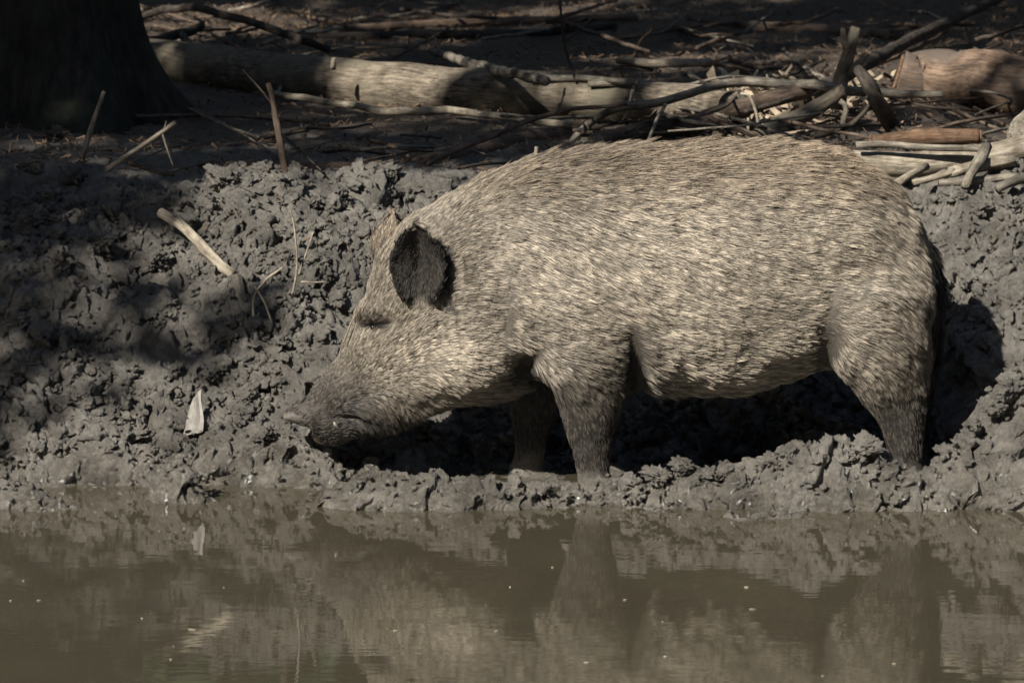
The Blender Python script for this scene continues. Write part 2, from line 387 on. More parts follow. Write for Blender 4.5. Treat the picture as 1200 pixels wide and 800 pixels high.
log('sunken_pole', 'dim pole half sunk in the shaded mud behind the bank', [(235, 192), (330, 195), (430, 196)], [4, 5, 6], W_BROWN, W_BROWN, lift=.01, sides=12)

S = stick
S('arched_branch', 'long knobbly grey branch arching over the dark log', [(668, 168), (693, 143), (733, 125), (783, 118), (833, 102), (883, 97), (933, 98), (973, 103), (1012, 108)], [4, 5, 5.5, 6, 6], W_GREY, 'branch', lift=[.0, .05, .10, .11, .12, .12, .12, .12, .1],
  twigs=[([(745, 123), (742, 105), (752, 85)], [2, 1.2]), ([(862, 99), (860, 91)], [2.5, 1.5]), ([(900, 97), (899, 88)], [2.5, 1.5]), ([(783, 118), (770, 140), (760, 165)], [2.5, 2])])
S('branch_piece', 'short straight grey branch leaning on the sawn log', [(1020, 108), (1060, 109), (1105, 111)], 5, W_GREY, 'branch', lift=.10)
S('lichen_branch', 'thick greenish branch slanting down behind the back of the boar', [(880, 166), (925, 142), (965, 120), (990, 106)], [10, 10, 9], W_GREEN, 'branch', lift=[.02, .05, .09, .12])
S('forked_stump', 'upright forked stump with a dark broken tip', [(982, 128), (986, 95), (993, 66), (1003, 32)], [10, 9, 8, 6], W_GREEN, 'stump', Y=2.15, twigs=[([(992, 62), (988, 42), (987, 33)], [5, 3]), ([(988, 90), (1008, 74), (1016, 62)], [6, 4])])
S('dark_branch', 'near black thick branch leaning against the forked stump', [(1052, 162), (1034, 132), (1020, 105), (1006, 82)], [9, 10, 9, 7], W_DARK, 'branch', lift=[.02, .1, .16, .2])  # thick branch in the dark bark colour
S('leaning_stick', 'pale brown stick propped on the fallen log', [(505, 60), (560, 77), (640, 95)], [4, 6, 5], W_GREY, lift=[.03, .10, .16])
S('bent_pole', 'long pale bent stick below the fallen log', [(318, 110), (400, 122), (455, 131), (530, 130), (600, 138), (700, 151)], [4, 4, 4.5, 4, 4], W_PALE, lift=.03, twigs=[([(325, 111), (330, 100), (334, 92)], [2.5, 1.5])])
S('dark_twig', 'dark forked twig crossing the front of the fallen log', [(500, 192), (580, 158), (652, 132), (735, 122)], [3.5, 3, 3, 2], W_BROWN, lift=[.02, .06, .1, .12], twigs=[([(652, 132), (658, 118), (662, 104)], [2.5, 1.5])])
S('split_stick', 'pale split stick on top of the brushwood above the back', [(725, 71), (780, 75), (832, 72)], [4, 5, 4], W_PALE, lift=.08)
S('split_stick', 'short pale split stick under a longer one above the back', [(728, 79), (765, 82)], 3, W_PALE, lift=.06)
S('grey_stick', 'thin grey stick lying along the top of the fallen log', [(620, 90), (680, 92), (748, 97)], 4, W_GREY, lift=.11)
S('grey_stick', 'long thin grey stick beyond the fallen log, ending at the dark log', [(690, 98), (780, 100), (850, 104)], 3.5, W_GREY, lift=.10)
S('thin_twig', 'thin upright twig hanging in front of the fallen log', [(676, 98), (662, 55), (657, 10), (656, -12)], [1.6, 1.6], W_DARK, 'twig', Y=2.4)
S('thin_twig', 'thin crooked twig standing beyond the fallen log', [(742, 68), (752, 46), (764, 33), (762, 5)], [1.8, 1.2], W_BROWN, 'twig', Y='base')
S('upright_twig', 'straight grey twig standing behind the back under the arched branch', [(734, 166), (736, 135), (741, 105)], [2.2, 1.6], W_GREY, 'twig', Y='base')
S('upright_twig', 'curved pale twig standing between arched branch and back', [(890, 160), (886, 132), (878, 114), (868, 110)], [2, 1.5], W_PALE, 'twig', Y='base')
S('upright_twig', 'stubby pale twig standing beside a curved pale twig', [(876, 160), (877, 138)], [2, 1.8], W_PALE, 'twig', Y='base')
S('curled_twig', 'curled brown twig beneath the arched branch', [(790, 132), (820, 135), (850, 125), (868, 106)], [2, 1.4], W_BROWN, 'twig', lift=.09)
S('bent_twig', 'dark bent twig curling down under the forked stump', [(955, 160), (990, 150), (1010, 135), (1020, 122)], [3.5, 2.5], W_DARK, 'twig', lift=[.02, .05, .08, .1])
S('broken_stub', 'pale broken stub standing under the forked stump', [(990, 166), (988, 145), (993, 125), (984, 118)], [4, 3.5, 3], W_GREY, 'stub', Y='base')
S('top_stick', 'thin grey stick lying along the pale barkless log', [(1003, 170), (1050, 170), (1110, 174), (1160, 175)], [4, 4, 4], W_GREY, Y=[.98, .985, .99, 1.0])
S('split_wood', 'yellow split piece of wood in front of the pale barkless log', [(1112, 202), (1150, 194), (1188, 188)], [7, 8, 7], W_PALE, 'wood', Y=[.86, .88, .9], sides=5, crook=.1)
S('short_stick', 'short pale stick leaning on the pale barkless log', [(1052, 214), (1068, 204), (1086, 195)], [5, 4.5], W_PALE, Y=[.82, .86, .92])
S('knotty_stick', 'knotty pale stick continuing the yellow split wood', [(1070, 214), (1095, 207), (1118, 200)], [4, 4, 5], W_PALE, Y=[.82, .84, .86])
S('branch_fork', 'forked grey branch straddling the yellow split wood', [(1130, 219), (1141, 202), (1150, 186), (1156, 172)], [5, 6, 8, 7], W_GREY, 'branch', Y=[.78, .82, .86, .92])
S('board_piece', 'flat weathered piece of wood under the yellow split wood', [(1100, 214), (1150, 210), (1195, 206)], [4, 5, 4], W_GREY, 'wood', Y=[.84, .85, .86])
S('muddy_stick', 'muddy stick end poking out of the bank beyond the pale sticks', [(1168, 222), (1185, 213), (1215, 206)], [5, 6, 5], W_MUD, Y=[.72, .74, .78])
S('leaning_twig', 'thin pale upright stick in the shaded mud beside the tree', [(96, 187), (106, 152), (122, 107)], [3.6, 3.2, 2.2], W_GREY, 'twig', Y=.85)
S('pale_twig', 'pale slanting twig with a hanging side shoot on the shaded bank', [(124, 199), (160, 176), (206, 143)], [3.2, 2.6], W_PALE, 'twig', Y=.82, twigs=[([(190, 156), (196, 175), (203, 195)], [1.5, 1.0]), ([(192, 154), (195, 142)], [1.5, 1])])
S('low_twig', 'thin dark twig bent low over the shaded mud', [(150, 190), (185, 202), (205, 206)], [2.5, 1.5], W_BROWN, 'twig', Y=.85)
S('long_twig', 'long thin twig lying across the shaded ground below the tree', [(20, 138), (110, 137), (235, 135), (330, 140), (385, 147)], [2.2, 2.2, 2], W_BROWN, 'twig', lift=.02)
S('short_twig', 'short thin twig crossing the long thin twig below the tree', [(60, 116), (90, 124), (118, 133)], [1.8, 1.4], W_BROWN, 'twig', lift=.03)
S('dark_stake', 'dark straight stake standing in front of the fallen log', [(336, 210), (326, 150), (314, 98)], [4.5, 4, 3], W_BROWN, 'stake', Y=.95, twigs=[([(322, 125), (305, 105), (284, 82)], [1.6, 1])])
S('pale_stub', 'pale stick end on the sunlit litter beyond the tree', [(134, 7), (150, 10), (166, 13)], [4.5, 4], W_PALE, lift=.03)
S('dark_arch', 'dark arched branch over the sunlit litter beyond the tree', [(158, 26), (185, 13), (230, 10), (300, 28), (350, 46), (385, 58)], [4, 4.5, 4.5, 4.5, 4], W_DARK, 'branch', lift=[.02, .08, .12, .12, .1, .06])
S('dark_stub', 'dark crooked stub branching off the fallen log near the tree', [(150, 50), (190, 46), (218, 37), (236, 31)], [5, 6, 5], W_DARK, 'branch', lift=.07, twigs=[([(212, 40), (222, 52), (224, 66)], [5, 4])])
S('pale_far_stick', 'short pale stick beyond the dark arched branch', [(352, 38), (378, 36), (402, 33)], 2.5, W_PALE, lift=.03)
# sticks and stems on the mud
S('peeled_stick', 'peeled pale stick lying slanted on the mud bank', [(188, 249), (215, 268), (240, 291), (273, 322)], [6, 6, 7, 6], W_PALE, Y=[.64, .60, .56, .50], rough=.18)
S('mud_stake', 'mud coated stake sunk in the bank below the peeled stick', [(275, 326), (283, 355), (293, 392)], [9, 10, 9], W_MUD, 'stake', Y=[.48, .44, .40])
S('forked_straw', 'bent dry stem forking out of the mud by the stake', [(299, 392), (297, 350), (312, 328), (332, 313)], [1.8, 1.6, 1.5, 1.3], W_PALE, 'stem', Y=.36, twigs=[([(299, 336), (310, 355), (322, 390)], [1.5, 1.2])])
S('dry_stem', 'thin upright dry grass stem on the bank before the face', [(342, 350), (348, 310), (344, 262), (340, 245)], [1.5, 1.2, 1], W_PALE, 'stem', Y=.42)
S('dry_stem', 'thin slanting dry grass stem beside the upright one', [(350, 322), (358, 300), (367, 272)], [1.4, 1], W_PALE, 'stem', Y=.44)
S('flat_stem', 'short dry stem lying flat at the foot of the upright stems', [(353, 330), (368, 331), (382, 330)], [1.3, 1], W_PALE, 'stem', Y=.40)
S('grass_blade', 'pale grass blade sticking up against the face', [(402, 402), (410, 382), (416, 370)], [1.4, .8], W_PALE, 'stem', Y=-.06)
S('low_stick', 'short stick poking from the shaded mud behind the tail', [(1108, 412), (1125, 419), (1140, 424)], [3.5, 3], W_MUD, Y=[.50, .47, .45])
S('bank_root', 'crooked root on the lit mud beyond the rump', [(1160, 285), (1172, 270), (1185, 252)], [4, 5, 4], W_MUD, 'root', Y=[.58, .61, .66])
S('white_chip', 'tiny white splinter behind the neck', [(628, 182), (629, 172)], [3, 2.5], W_PALE, 'splinter', Y=.30)
# pale stone flake in the bank
bm = bmesh.new(); bmesh.ops.create_cube(bm, size=2); bmesh.ops.subdivide_edges(bm, edges=bm.edges[:], cuts=3, use_grid_fill=True)
for v in bm.verts:
    p = v.co; f = float(perlin(np.array([p.x*1.3+2]), np.array([p.y*1.3]), np.array([p.z*1.3]), 70)[0]); g_ = float(perlin(np.array([p.x*3+2]), np.array([p.y*3]), np.array([p.z*3]), 71)[0])
    v.co = Vector(((p.x*.017+.006*f)*(1-.35*p.z)+.006*p.z, p.y*.007+.004*g_+.003*f, p.z*.046+.010*f*abs(p.z)+.005*g_+.010*p.x*max(p.z, 0)))
me = bpy.data.meshes.new('stone_flake'); bm.to_mesh(me); bm.free(); me.materials.append(STONE)
fl = link('stone_flake', me); fl.location = P(229, 484, .105); fl.rotation_euler = (-.55, .05, .2); fl.scale = (.85, 1, .95); tag(fl, 'pale upright stone flake stuck in the mud near the water', 'stone')

# loose twigs of the brushwood: countable, each its own object
tw_rs = np.random.RandomState(5)
def loose_twig(px, py, ln, ang, rp, mat, group, label, lift):
    a = (px-ln/2*math.cos(ang), py-ln/2*math.sin(ang)); b_ = (px+ln/2*math.cos(ang), py+ln/2*math.sin(ang))
    mid = (px+tw_rs.uniform(-4, 4), py+tw_rs.uniform(-5, 5))
    S('loose_twig', label, [a, mid, b_], [rp, rp*.8], mat, 'twig', group=group, lift=[lift, lift+.02, lift], sides=6)
for i in range(70):
    px = tw_rs.uniform(640, 1200); py = tw_rs.uniform(8, 158)
    m = [W_BROWN, W_DARK, W_GREY, W_BROWN, W_RED][tw_rs.randint(5)]
    loose_twig(px, py, tw_rs.uniform(40, 150)*(0.6+py/200), tw_rs.normal(0, .35), tw_rs.uniform(1.2, 3.2), m, 'loose twigs of the brushwood behind the back', 'loose %s twig in the brushwood pile behind the back' % m.name.replace('_bark', '').replace('_wood', '').replace('_', ' '), tw_rs.uniform(.01, .07))
for i in range(45):
    px = tw_rs.uniform(150, 640); py = tw_rs.uniform(2, 70) if i < 28 else tw_rs.uniform(135, 200)
    m = [W_BROWN, W_DARK, W_RED, W_BROWN, W_GREY][tw_rs.randint(5)]
    loose_twig(px, py, tw_rs.uniform(30, 130), tw_rs.normal(0, .3), tw_rs.uniform(1, 2.6), m, 'loose twigs around the fallen log', 'loose %s twig on the soil around the long fallen log' % m.name.replace('_bark', '').replace('_wood', '').replace('_', ' '), tw_rs.uniform(.005, .03))

# litter: needles, chips, bits of bark (nobody could count them)
def scatter_bits(name, label, n, mat, region, lmin, lmax, wid, seed, thick=.25):
    rs = np.random.RandomState(seed); V = []; F = []
    pts = region(rs, n)
    L = rs.uniform(lmin, lmax, n); W = L*rs.uniform(*wid, n); a = rs.uniform(0, 2*np.pi, n); tilt = rs.normal(0, .35, n); roll = rs.normal(0, .6, n)
    d = np.stack([np.cos(a)*np.cos(tilt), np.sin(a)*np.cos(tilt), np.sin(tilt)], -1)
    s = np.stack([-np.sin(a)*np.cos(roll), np.cos(a)*np.cos(roll), np.sin(roll)], -1); nn = np.cross(d, s)
    z = height(pts[:, 0], pts[:, 1])+.006+np.abs(np.sin(tilt))*L*.5
    c = np.stack([pts[:, 0], pts[:, 1], z], -1); h = W*thick
    cr = [(-1, -1, -1), (1, -.6, -1), (1, .6, -1), (-1, 1, -1), (-1, -1, 1), (1, -.6, 1), (1, .6, 1), (-1, 1, 1)]
    V = np.stack([c+d*(L*q[0]/2)[:, None]+s*(W*q[1]/2)[:, None]+nn*(h*q[2]/2)[:, None] for q in cr], 1).reshape(-1, 3)
    f = np.array([(0, 3, 2, 1), (4, 5, 6, 7), (0, 1, 5, 4), (1, 2, 6, 5), (2, 3, 7, 6), (3, 0, 4, 7)])
    F = (np.arange(n)[:, None, None]*8+f[None]).reshape(-1, 4)
    o = link(name, np_mesh(name, V, F, mat, False)); tag(o, label, 'litter', kind='stuff'); return o
scatter_bits('leaf_litter', 'brown needles and bark crumbs covering the woodland soil', 34000, LITTER, lambda r, n: np.stack([r.uniform(-2.2, 2.2, n), 1.2+7.3*r.rand(n)**1.1], -1), .006, .028, (.06, .3), 1)
def chips(r, n):
    out = []
    while len(out) < n:
        px, py = r.normal(900, 75), r.normal(128, 20)
        if 90 < py < 166: out.append(T(px, py)[:2])
    return np.array(out)
scatter_bits('wood_chips', 'pale wood chips strewn under the arched branch', 650, CHIP, chips, .012, .085, (.10, .5), 2, .10)
scatter_bits('mud_debris', 'bits of straw and twig trodden into the mud', 500, LITTER, lambda r, n: np.stack([r.uniform(-1.2, 1.2, n), r.uniform(.1, 1.0, n)], -1), .008, .035, (.06, .14), 3)
def floaters():
    rs = np.random.RandomState(9); n = 20; V = []; F = []
    for i in range(n):
        q = None
        px, py = rs.uniform(0, 1200), rs.uniform(612, 795)
        d = ray(px, py); p = CAM+d*(-CAM[2]/d[2]); r = rs.uniform(.0008, .002); e = rs.uniform(1, 5); k = len(V); a = rs.uniform(-.4, .4)
        for j in range(6):
            t = j*math.pi/3; x, y = r*e*math.cos(t), r*math.sin(t)*1.5
            V.append((p[0]+x*math.cos(a)-y*math.sin(a), p[1]+x*math.sin(a)+y*math.cos(a), .0004)); 
        for j in range(6): V.append((V[k+j][0], V[k+j][1], .002))
        F += [tuple(k+6+j for j in range(6))]+[(k+j, k+(j+1) % 6, k+6+(j+1) % 6, k+6+j) for j in range(6)]
    o = mesh_obj('floating_debris', V, F, STRAW, smooth=False); tag(o, 'tiny pale specks floating on the pond', 'debris', kind='stuff')
floaters()

# ------------------------------------------------------------------ mud clods
def clod_mesh(seed, sub, name='mud_clod'):
    bm = bmesh.new(); bmesh.ops.create_icosphere(bm, subdivisions=sub, radius=1)
    p = np.array([v.co[:] for v in bm.verts])
    wq = p+.35*np.stack([perlin(p[:, 0]*1.7+seed, p[:, 1]*1.7, p[:, 2]*1.7, 84+k) for k in range(3)], -1)
    def nz(fr, sd): return perlin(wq[:, 0]*fr+seed*3.3, wq[:, 1]*fr, wq[:, 2]*fr, sd)
    f = .85+.55*nz(1.0, 80)-.55*(.35-np.abs(nz(1.9, 81)))-.34*(.35-np.abs(nz(3.9, 82)))
    if sub > 2: f += -.22*(.35-np.abs(nz(8, 83)))-.12*(.35-np.abs(nz(16, 86)))+.05*nz(26, 87)
    p = p*f[:, None]
    for v, q in zip(bm.verts, p): v.co = Vector(q)
    me = bpy.data.meshes.new(name); bm.to_mesh(me); bm.free(); me.materials.append(MUD)
    me.polygons.foreach_set('use_smooth', [True]*len(me.polygons)); return me
CL = [clod_mesh(s, 5) for s in range(8)]
crs = np.random.RandomState(21)
def clod(px, py, rpx, label, group, Y=None, sq=.8):
    p = T(px, py) if Y is None else P(px, py, Y)
    r = rpx/scale_at(p)
    z = float(height(np.array([p[0]]), np.array([p[1]]))[0]) if Y is None else p[2]
    o = link('mud_clod', CL[crs.randint(8)]); o.location = (p[0], p[1], z+r*.15)
    o.scale = (r*crs.uniform(.85, 1.25), r*crs.uniform(.8, 1.1), r*sq*crs.uniform(.85, 1.1)); o.rotation_euler = (crs.uniform(-.5, .5), crs.uniform(-.5, .5), crs.uniform(0, 6.3))
    tag(o, label, 'clod', group)
LA, GA = 'lumpy clod of grey mud on the churned bank before the face', 'clods on the bank before the face'
for q in [(265, 235, 26), (310, 222, 18), (350, 215, 18), (420, 215, 22), (395, 240, 20), (455, 215, 18), (335, 262, 16), (372, 300, 16), (415, 300, 15), (180, 310, 22), (225, 322, 14), (120, 310, 20), (70, 330, 22), (40, 280, 20), (150, 430, 20), (100, 470, 22), (165, 500, 18), (60, 520, 18), (205, 430, 16), (250, 440, 14), (290, 470, 18), (310, 520, 16), (270, 400, 14), (330, 420, 14), (30, 440, 20), (395, 265, 13), (365, 240, 16), (205, 520, 16), (125, 540, 14), (20, 380, 18), (80, 400, 16), (300, 290, 14), (240, 215, 14), (490, 222, 14), (525, 205, 12)]:
    clod(*q, LA, GA)
LS, GS = 'lumpy clod of mud on the shaded bank below the tree', 'clods on the shaded bank below the tree'
for q in [(65, 165, 20), (35, 200, 18), (90, 215, 20), (140, 230, 18), (20, 240, 20), (180, 225, 14), (60, 245, 16)]: clod(*q, LS, GS)
LB, GB = 'wet clod of mud at the water edge in front of the feet', 'wet clods along the water edge'
for px, py, r in [(520, 585, 12), (560, 580, 11), (600, 585, 10), (640, 575, 14), (665, 585, 10), (770, 560, 20), (800, 548, 16), (830, 560, 18), (870, 575, 14), (905, 545, 18), (925, 535, 16), (960, 570, 16), (1000, 540, 20), (1015, 525, 18), (985, 565, 16), (1110, 575, 16), (740, 570, 14), (850, 555, 12), (465, 590, 10), (1060, 590, 12), (430, 592, 8), (700, 592, 10), (940, 590, 10), (815, 592, 9), (1140, 585, 14)]:
    clod(px, py, r, LB, GB, Y=-.24, sq=.75)
LC, GC = 'dry clod of mud on the slope beside the rump', 'clods on the slope beside the rump'
for q in [(1120, 240, 16), (1150, 262, 22), (1185, 250, 18), (1110, 290, 16), (1140, 320, 18), (1180, 310, 22), (1165, 350, 16), (1120, 350, 14), (1195, 360, 16), (1100, 225, 12)]: clod(*q, LC, GC)
for px, py, r in [(1185, 455, 20), (1165, 480, 18), (1195, 500, 18), (1150, 525, 16), (1180, 545, 18), (1125, 550, 16), (1140, 500, 12)]:
    clod(px, py, r, LC, GC, Y=-.2)
# crumbs: one mass
def crumbs(n):
    pc = bpy.data.collections.new('crumb_shapes')
    for k in range(12): pc.objects.link(bpy.data.objects.new('crumb_shape', clod_mesh(100+k, 3, 'crumb_shape')))
    rs = np.random.RandomState(3)
    X = rs.uniform(-1.2, 1.2, n*3); Y = rs.uniform(-.33, 1.05, n*3)
    ok = (mudamp(X, Y) > .35) & (base(X, Y) > .0) & (rs.rand(n*3) < .35+.65*sstep(-.2, .3, perlin(X*3.1, Y*3.1, 0, 26))); X, Y = X[ok][:n], Y[ok][:n]; n = len(X)
    r = np.minimum(.0045*(1-rs.rand(n)*.985)**-.5, .026); Z = height(X, Y)+r*.15
    me = bpy.data.meshes.new('mud_crumbs'); me.from_pydata(np.stack([X, Y, Z], -1).tolist(), [], [])
    a = me.attributes.new('crumb_size', 'FLOAT_VECTOR', 'POINT'); a.data.foreach_set('vector', (r[:, None]*rs.uniform(.7, 1.3, (n, 3))*np.array([1, 1, .85])).astype(np.float32).ravel())
    a = me.attributes.new('crumb_turn', 'FLOAT_VECTOR', 'POINT'); a.data.foreach_set('vector', rs.uniform(0, 6.28, (n, 3)).astype(np.float32).ravel())
    o = link('mud_crumbs', me); tag(o, 'small crumbs of mud scattered over the bank', 'mud', kind='stuff'); me.materials.append(MUD)
    g = bpy.data.node_groups.new('crumbs', 'GeometryNodeTree')
    g.interface.new_socket('Geometry', in_out='INPUT', socket_type='NodeSocketGeometry'); g.interface.new_socket('Geometry', in_out='OUTPUT', socket_type='NodeSocketGeometry')
    gi = g.nodes.new('NodeGroupInput'); go = g.nodes.new('NodeGroupOutput'); ip = g.nodes.new('GeometryNodeInstanceOnPoints'); ci = g.nodes.new('GeometryNodeCollectionInfo')
    ci.inputs['Collection'].default_value = pc; ci.inputs['Separate Children'].default_value = True; ci.inputs['Reset Children'].default_value = True
    ip.inputs['Pick Instance'].default_value = True
    for nm, sock in (('crumb_size', 'Scale'), ('crumb_turn', 'Rotation')):
        na = g.nodes.new('GeometryNodeInputNamedAttribute'); na.data_type = 'FLOAT_VECTOR'; na.inputs['Name'].default_value = nm; g.links.new(na.outputs[0], ip.inputs[sock])
    g.links.new(gi.outputs[0], ip.inputs['Points']); g.links.new(ci.outputs[0], ip.inputs['Instance']); g.links.new(ip.outputs[0], go.inputs[0])
    m = o.modifiers.new('crumbs', 'NODES'); m.node_group = g
crumbs(9000)

# ------------------------------------------------------------------ the boar
EXECBOAR = True
def ring(c, upv, sidev, n=28, e=2.2, lowflat=1.0):
    th = np.linspace(0, 2*np.pi, n, endpoint=False); C, S_ = np.cos(th), np.sin(th)
    f = lambda t: np.sign(t)*np.abs(t)**(2/e)
    return c[None]+f(S_)[:, None]*upv[None]+f(C)[:, None]*sidev[None]
def loft(rings):
    n = len(rings[0]); V = np.concatenate(rings); F = []
    for i in range(len(rings)-1):
        for j in range(n):
            k = (j+1) % n; F.append((i*n+j, i*n+k, (i+1)*n+k, (i+1)*n+j))
    V = np.vstack([V, rings[0].mean(0), rings[-1].mean(0)]); a, b_ = len(V)-2, len(V)-1; m = (len(rings)-1)*n
    for j in range(n):
        k = (j+1) % n; F.append((a, k, j)); F.append((b_, m+j, m+k))
    return V, F
def resample(st, n):
    st = np.asarray(st, float); return catmull(st, n)
parts = []
YB = 0.0
SIDE = np.array([0, 1.0, 0])
# trunk: px, top py, bottom py, half width
tr = [(470, 262, 440, .10), (500, 240, 455, .13), (550, 210, 464, .158), (600, 190, 448, .170), (650, 177, 448, .188), (700, 170, 452, .203), (750, 166, 458, .213), (800, 164, 462, .222), (850, 162, 462, .228),
      (900, 162, 450, .228), (950, 167, 436, .222), (1000, 183, 426, .205), (1040, 207, 420, .178), (1068, 240, 410, .140), (1084, 278, 398, .098), (1092, 318, 375, .05)]
rg = []
for px, a, b_, ww in resample(tr, 44):
    pt, pb = P(px, a+4), P(px, b_); rg.append(ring((pt+pb)/2, (pt-pb)/2, SIDE*ww, e=2.15))
parts.append(loft(rg))
# head: top px,py, bottom px,py, half width
hd = [(570, 205, 612, 462, .13), (500, 240, 565, 470, .145), (468, 266, 520, 478, .142), (444, 300, 486, 489, .125), (427, 345, 457, 500, .106), (408, 388, 434, 508, .086), (388, 428, 412, 516, .068), (366, 456, 392, 521, .055), (352, 474, 378, 523, .048)]
rg = []
for q in resample(hd, 26):
    pt, pb = P(q[0], q[1]), P(q[2], q[3]); rg.append(ring((pt+pb)/2, (pt-pb)/2, SIDE*q[4], e=2.1))
parts.append(loft(rg))
# snout disc, turned down and forward
def ell(px, py, Y, rx, ry, rz, tilt=0.0, n=20):
    c = P(px, py, Y); rg = []
    for t in np.linspace(-math.pi/2*.97, math.pi/2*.97, n):
        k = math.cos(t); ax = np.array([math.cos(tilt), 0, math.sin(tilt)]); up = np.array([-math.sin(tilt), 0, math.cos(tilt)])
        rg.append(ring(c+ax*rx*math.sin(t), up*rz*k, SIDE*ry*k, e=2.0))
    return loft(rg)
hx = math.atan2(-(500-340), -(345-520))  # head axis
parts.append(ell(349, 486, 0, .016, .046, .030, R(230)))
parts.append(ell(339, 486, 0, .020, .040, .010, R(15)))
parts.append(ell(385, 514, 0, .040, .036, .018, R(-6)))     # lower jaw tip
for sgn in (-1, 1):
    Yc = .085*sgn
    parts.append(ell(545, 415, .088*sgn, .115, .065, .075, R(14)))    # jowl
    parts.append(ell(478, 392, .075*sgn, .085, .045, .055, R(40)))    # cheek bone
    parts.append(ell(436, 360, .066*sgn, .035, .028, .016, R(50)))    # brow
    parts.append(ell(672, 372, .130*sgn, .135, .085, .150, R(70)))    # shoulder
    parts.append(ell(1010, 350, .115*sgn, .150, .095, .150, R(-55)))  # thigh
    parts.append(ell(405, 470, .045*sgn, .050, .032, .032, R(50)))    # lip
# legs: py, left px, right px, half depth, at a lateral position
def leg(st, Y, shift=0, n=24):
    rg = []
    for py, a, b_, d in resample(st, n):
        pa, pb = P(a+shift, py, Y), P(b_+shift, py, Y); rg.append(ring((pa+pb)/2, (pb-pa)/2, SIDE*d, e=2.0))
    parts.append(loft(rg))
leg([(400, 618, 750, .095), (430, 630, 742, .090), (455, 645, 738, .075), (480, 655, 727, .057), (505, 663, 720, .046), (530, 670, 716, .038), (555, 673, 718, .037), (575, 676, 724, .040), (598, 676, 735, .048)], -.125)
leg([(420, 590, 690, .09), (450, 592, 672, .072), (480, 598, 652, .055), (510, 602, 641, .042), (535, 601, 640, .036), (555, 594, 641, .040), (572, 590, 645, .045)], .125)
hind = [(330, 945, 1086, .11), (380, 952, 1090, .115), (420, 968, 1090, .098), (450, 992, 1088, .076), (475, 1014, 1085, .056), (500, 1032, 1083, .044), (530, 1038, 1082, .039), (555, 1039, 1085, .041), (592, 1034, 1090, .048)]
leg(hind, -.125)
leg([(a-10, b_, c, d) for a, b_, c, d in hind], .125, 8)
# tail
tp = [P(1080, 292), P(1096, 318), P(1101, 360), P(1099, 405), P(1097, 440)]
V_, F_, G_, _ = tube_data(tp, [.030, .020, .014, .012, .010], 12, 20, 0, 0, 0); parts.append((V_, [f for f in F_]))
def join(ps):
    V = []; F = []; o = 0
    for v, f in ps:
        V.append(np.asarray(v)); F += [tuple(i+o for i in q) for q in f]; o += len(v)
    return np.concatenate(V), F
def remesh(V, F, vox):
    me = bpy.data.meshes.new('tmp'); me.from_pydata([tuple(v) for v in V], [], F); me.update()
    o = bpy.data.objects.new('tmp', me); col.objects.link(o)
    m = o.modifiers.new('r', 'REMESH'); m.mode = 'VOXEL'; m.voxel_size = vox
    dg = bpy.context.evaluated_depsgraph_get(); e = o.evaluated_get(dg); r = bpy.data.meshes.new_from_object(e)
    bpy.data.objects.remove(o); bpy.data.meshes.remove(me); return r
def arrays(me):
    v = np.empty(len(me.vertices)*3, np.float32); me.vertices.foreach_get('co', v)
    e = np.empty(len(me.edges)*2, np.int32); me.edges.foreach_get('vertices', e)
    return v.reshape(-1, 3).astype(float), e.reshape(-1, 2)
def smooth(v, e, it, lam=.5, mask=None):
    n = len(v); deg = np.bincount(e.ravel(), minlength=n).astype(float)
    for _ in range(it):
        s = np.stack([np.bincount(e[:, 0], v[e[:, 1], k], n)+np.bincount(e[:, 1], v[e[:, 0], k], n) for k in range(3)], -1)/np.maximum(deg, 1)[:, None]
        d = (s-v)*lam
        v = v+(d if mask is None else d*mask[:, None])
    return v
m1 = remesh(*join(parts), .008)
v, e = arrays(m1)
msk = np.where(v[:, 0] < X_(400), .35, 1.0)
v = smooth(v, e, 9, .6, msk)
f1 = [tuple(p.vertices) for p in m1.polygons]; bpy.data.meshes.remove(m1)
# ears: cupped shells
def ear(cx, cy, Y, H, W, lean, sgn, turn, tipx=0.0):
    """leaf outline, cupped towards the viewer's side (sgn -1) with thickness"""
    base_ = P(cx, cy, Y); nu, nv = 15, 18; out = [[], []]
    for side in (0, 1):
        for j in range(nv):
            t = j/(nv-1); wd = W*(.42+1.05*math.sin(math.pi*min(1, t*.92+.06))**1.0*.58)*(1-t**5*.9)*(1-.12*t)
            for i in range(nu):
                s = -1+2*i/(nu-1)
                cup = .040*(s*s)*(1-.4*t)-.012*math.sin(math.pi*t)-.016*math.exp(-((s+.05)/.16)**2)*math.sin(math.pi*t)
                x = s*wd; y = sgn*cup; z = t*H
                th = (.013*(1-.3*abs(s)))*(1 if side else 0)
                y -= sgn*th
                xx = x*math.cos(turn)-y*math.sin(turn); yy = x*math.sin(turn)+y*math.cos(turn)
                q = base_+np.array([xx+z*math.sin(lean)+tipx*t*t, yy+sgn*z*.22, z*math.cos(lean)])
                out[side].append(q)
    V = np.array(out[0]+out[1]); k = nu*nv; F = []
    for j in range(nv-1):
        for i in range(nu-1):
            a, b_, c, d = j*nu+i, j*nu+i+1, (j+1)*nu+i+1, (j+1)*nu+i; F.append((a, b_, c, d)); F.append((k+d, k+c, k+b_, k+a))
    bd = [i for i in range(nu)]+[j*nu+nu-1 for j in range(1, nv)]+[(nv-1)*nu+i for i in range(nu-2, -1, -1)]+[j*nu for j in range(nv-2, 0, -1)]
    for a, b_ in zip(bd, bd[1:]+bd[:1]): F.append((b_, a, k+a, k+b_))
    return V, F
ears = [ear(494, 354, -.132, .176, .063, R(-4), -1, R(-12)), ear(470, 330, .105, .150, .060, R(-8), 1, R(20))]
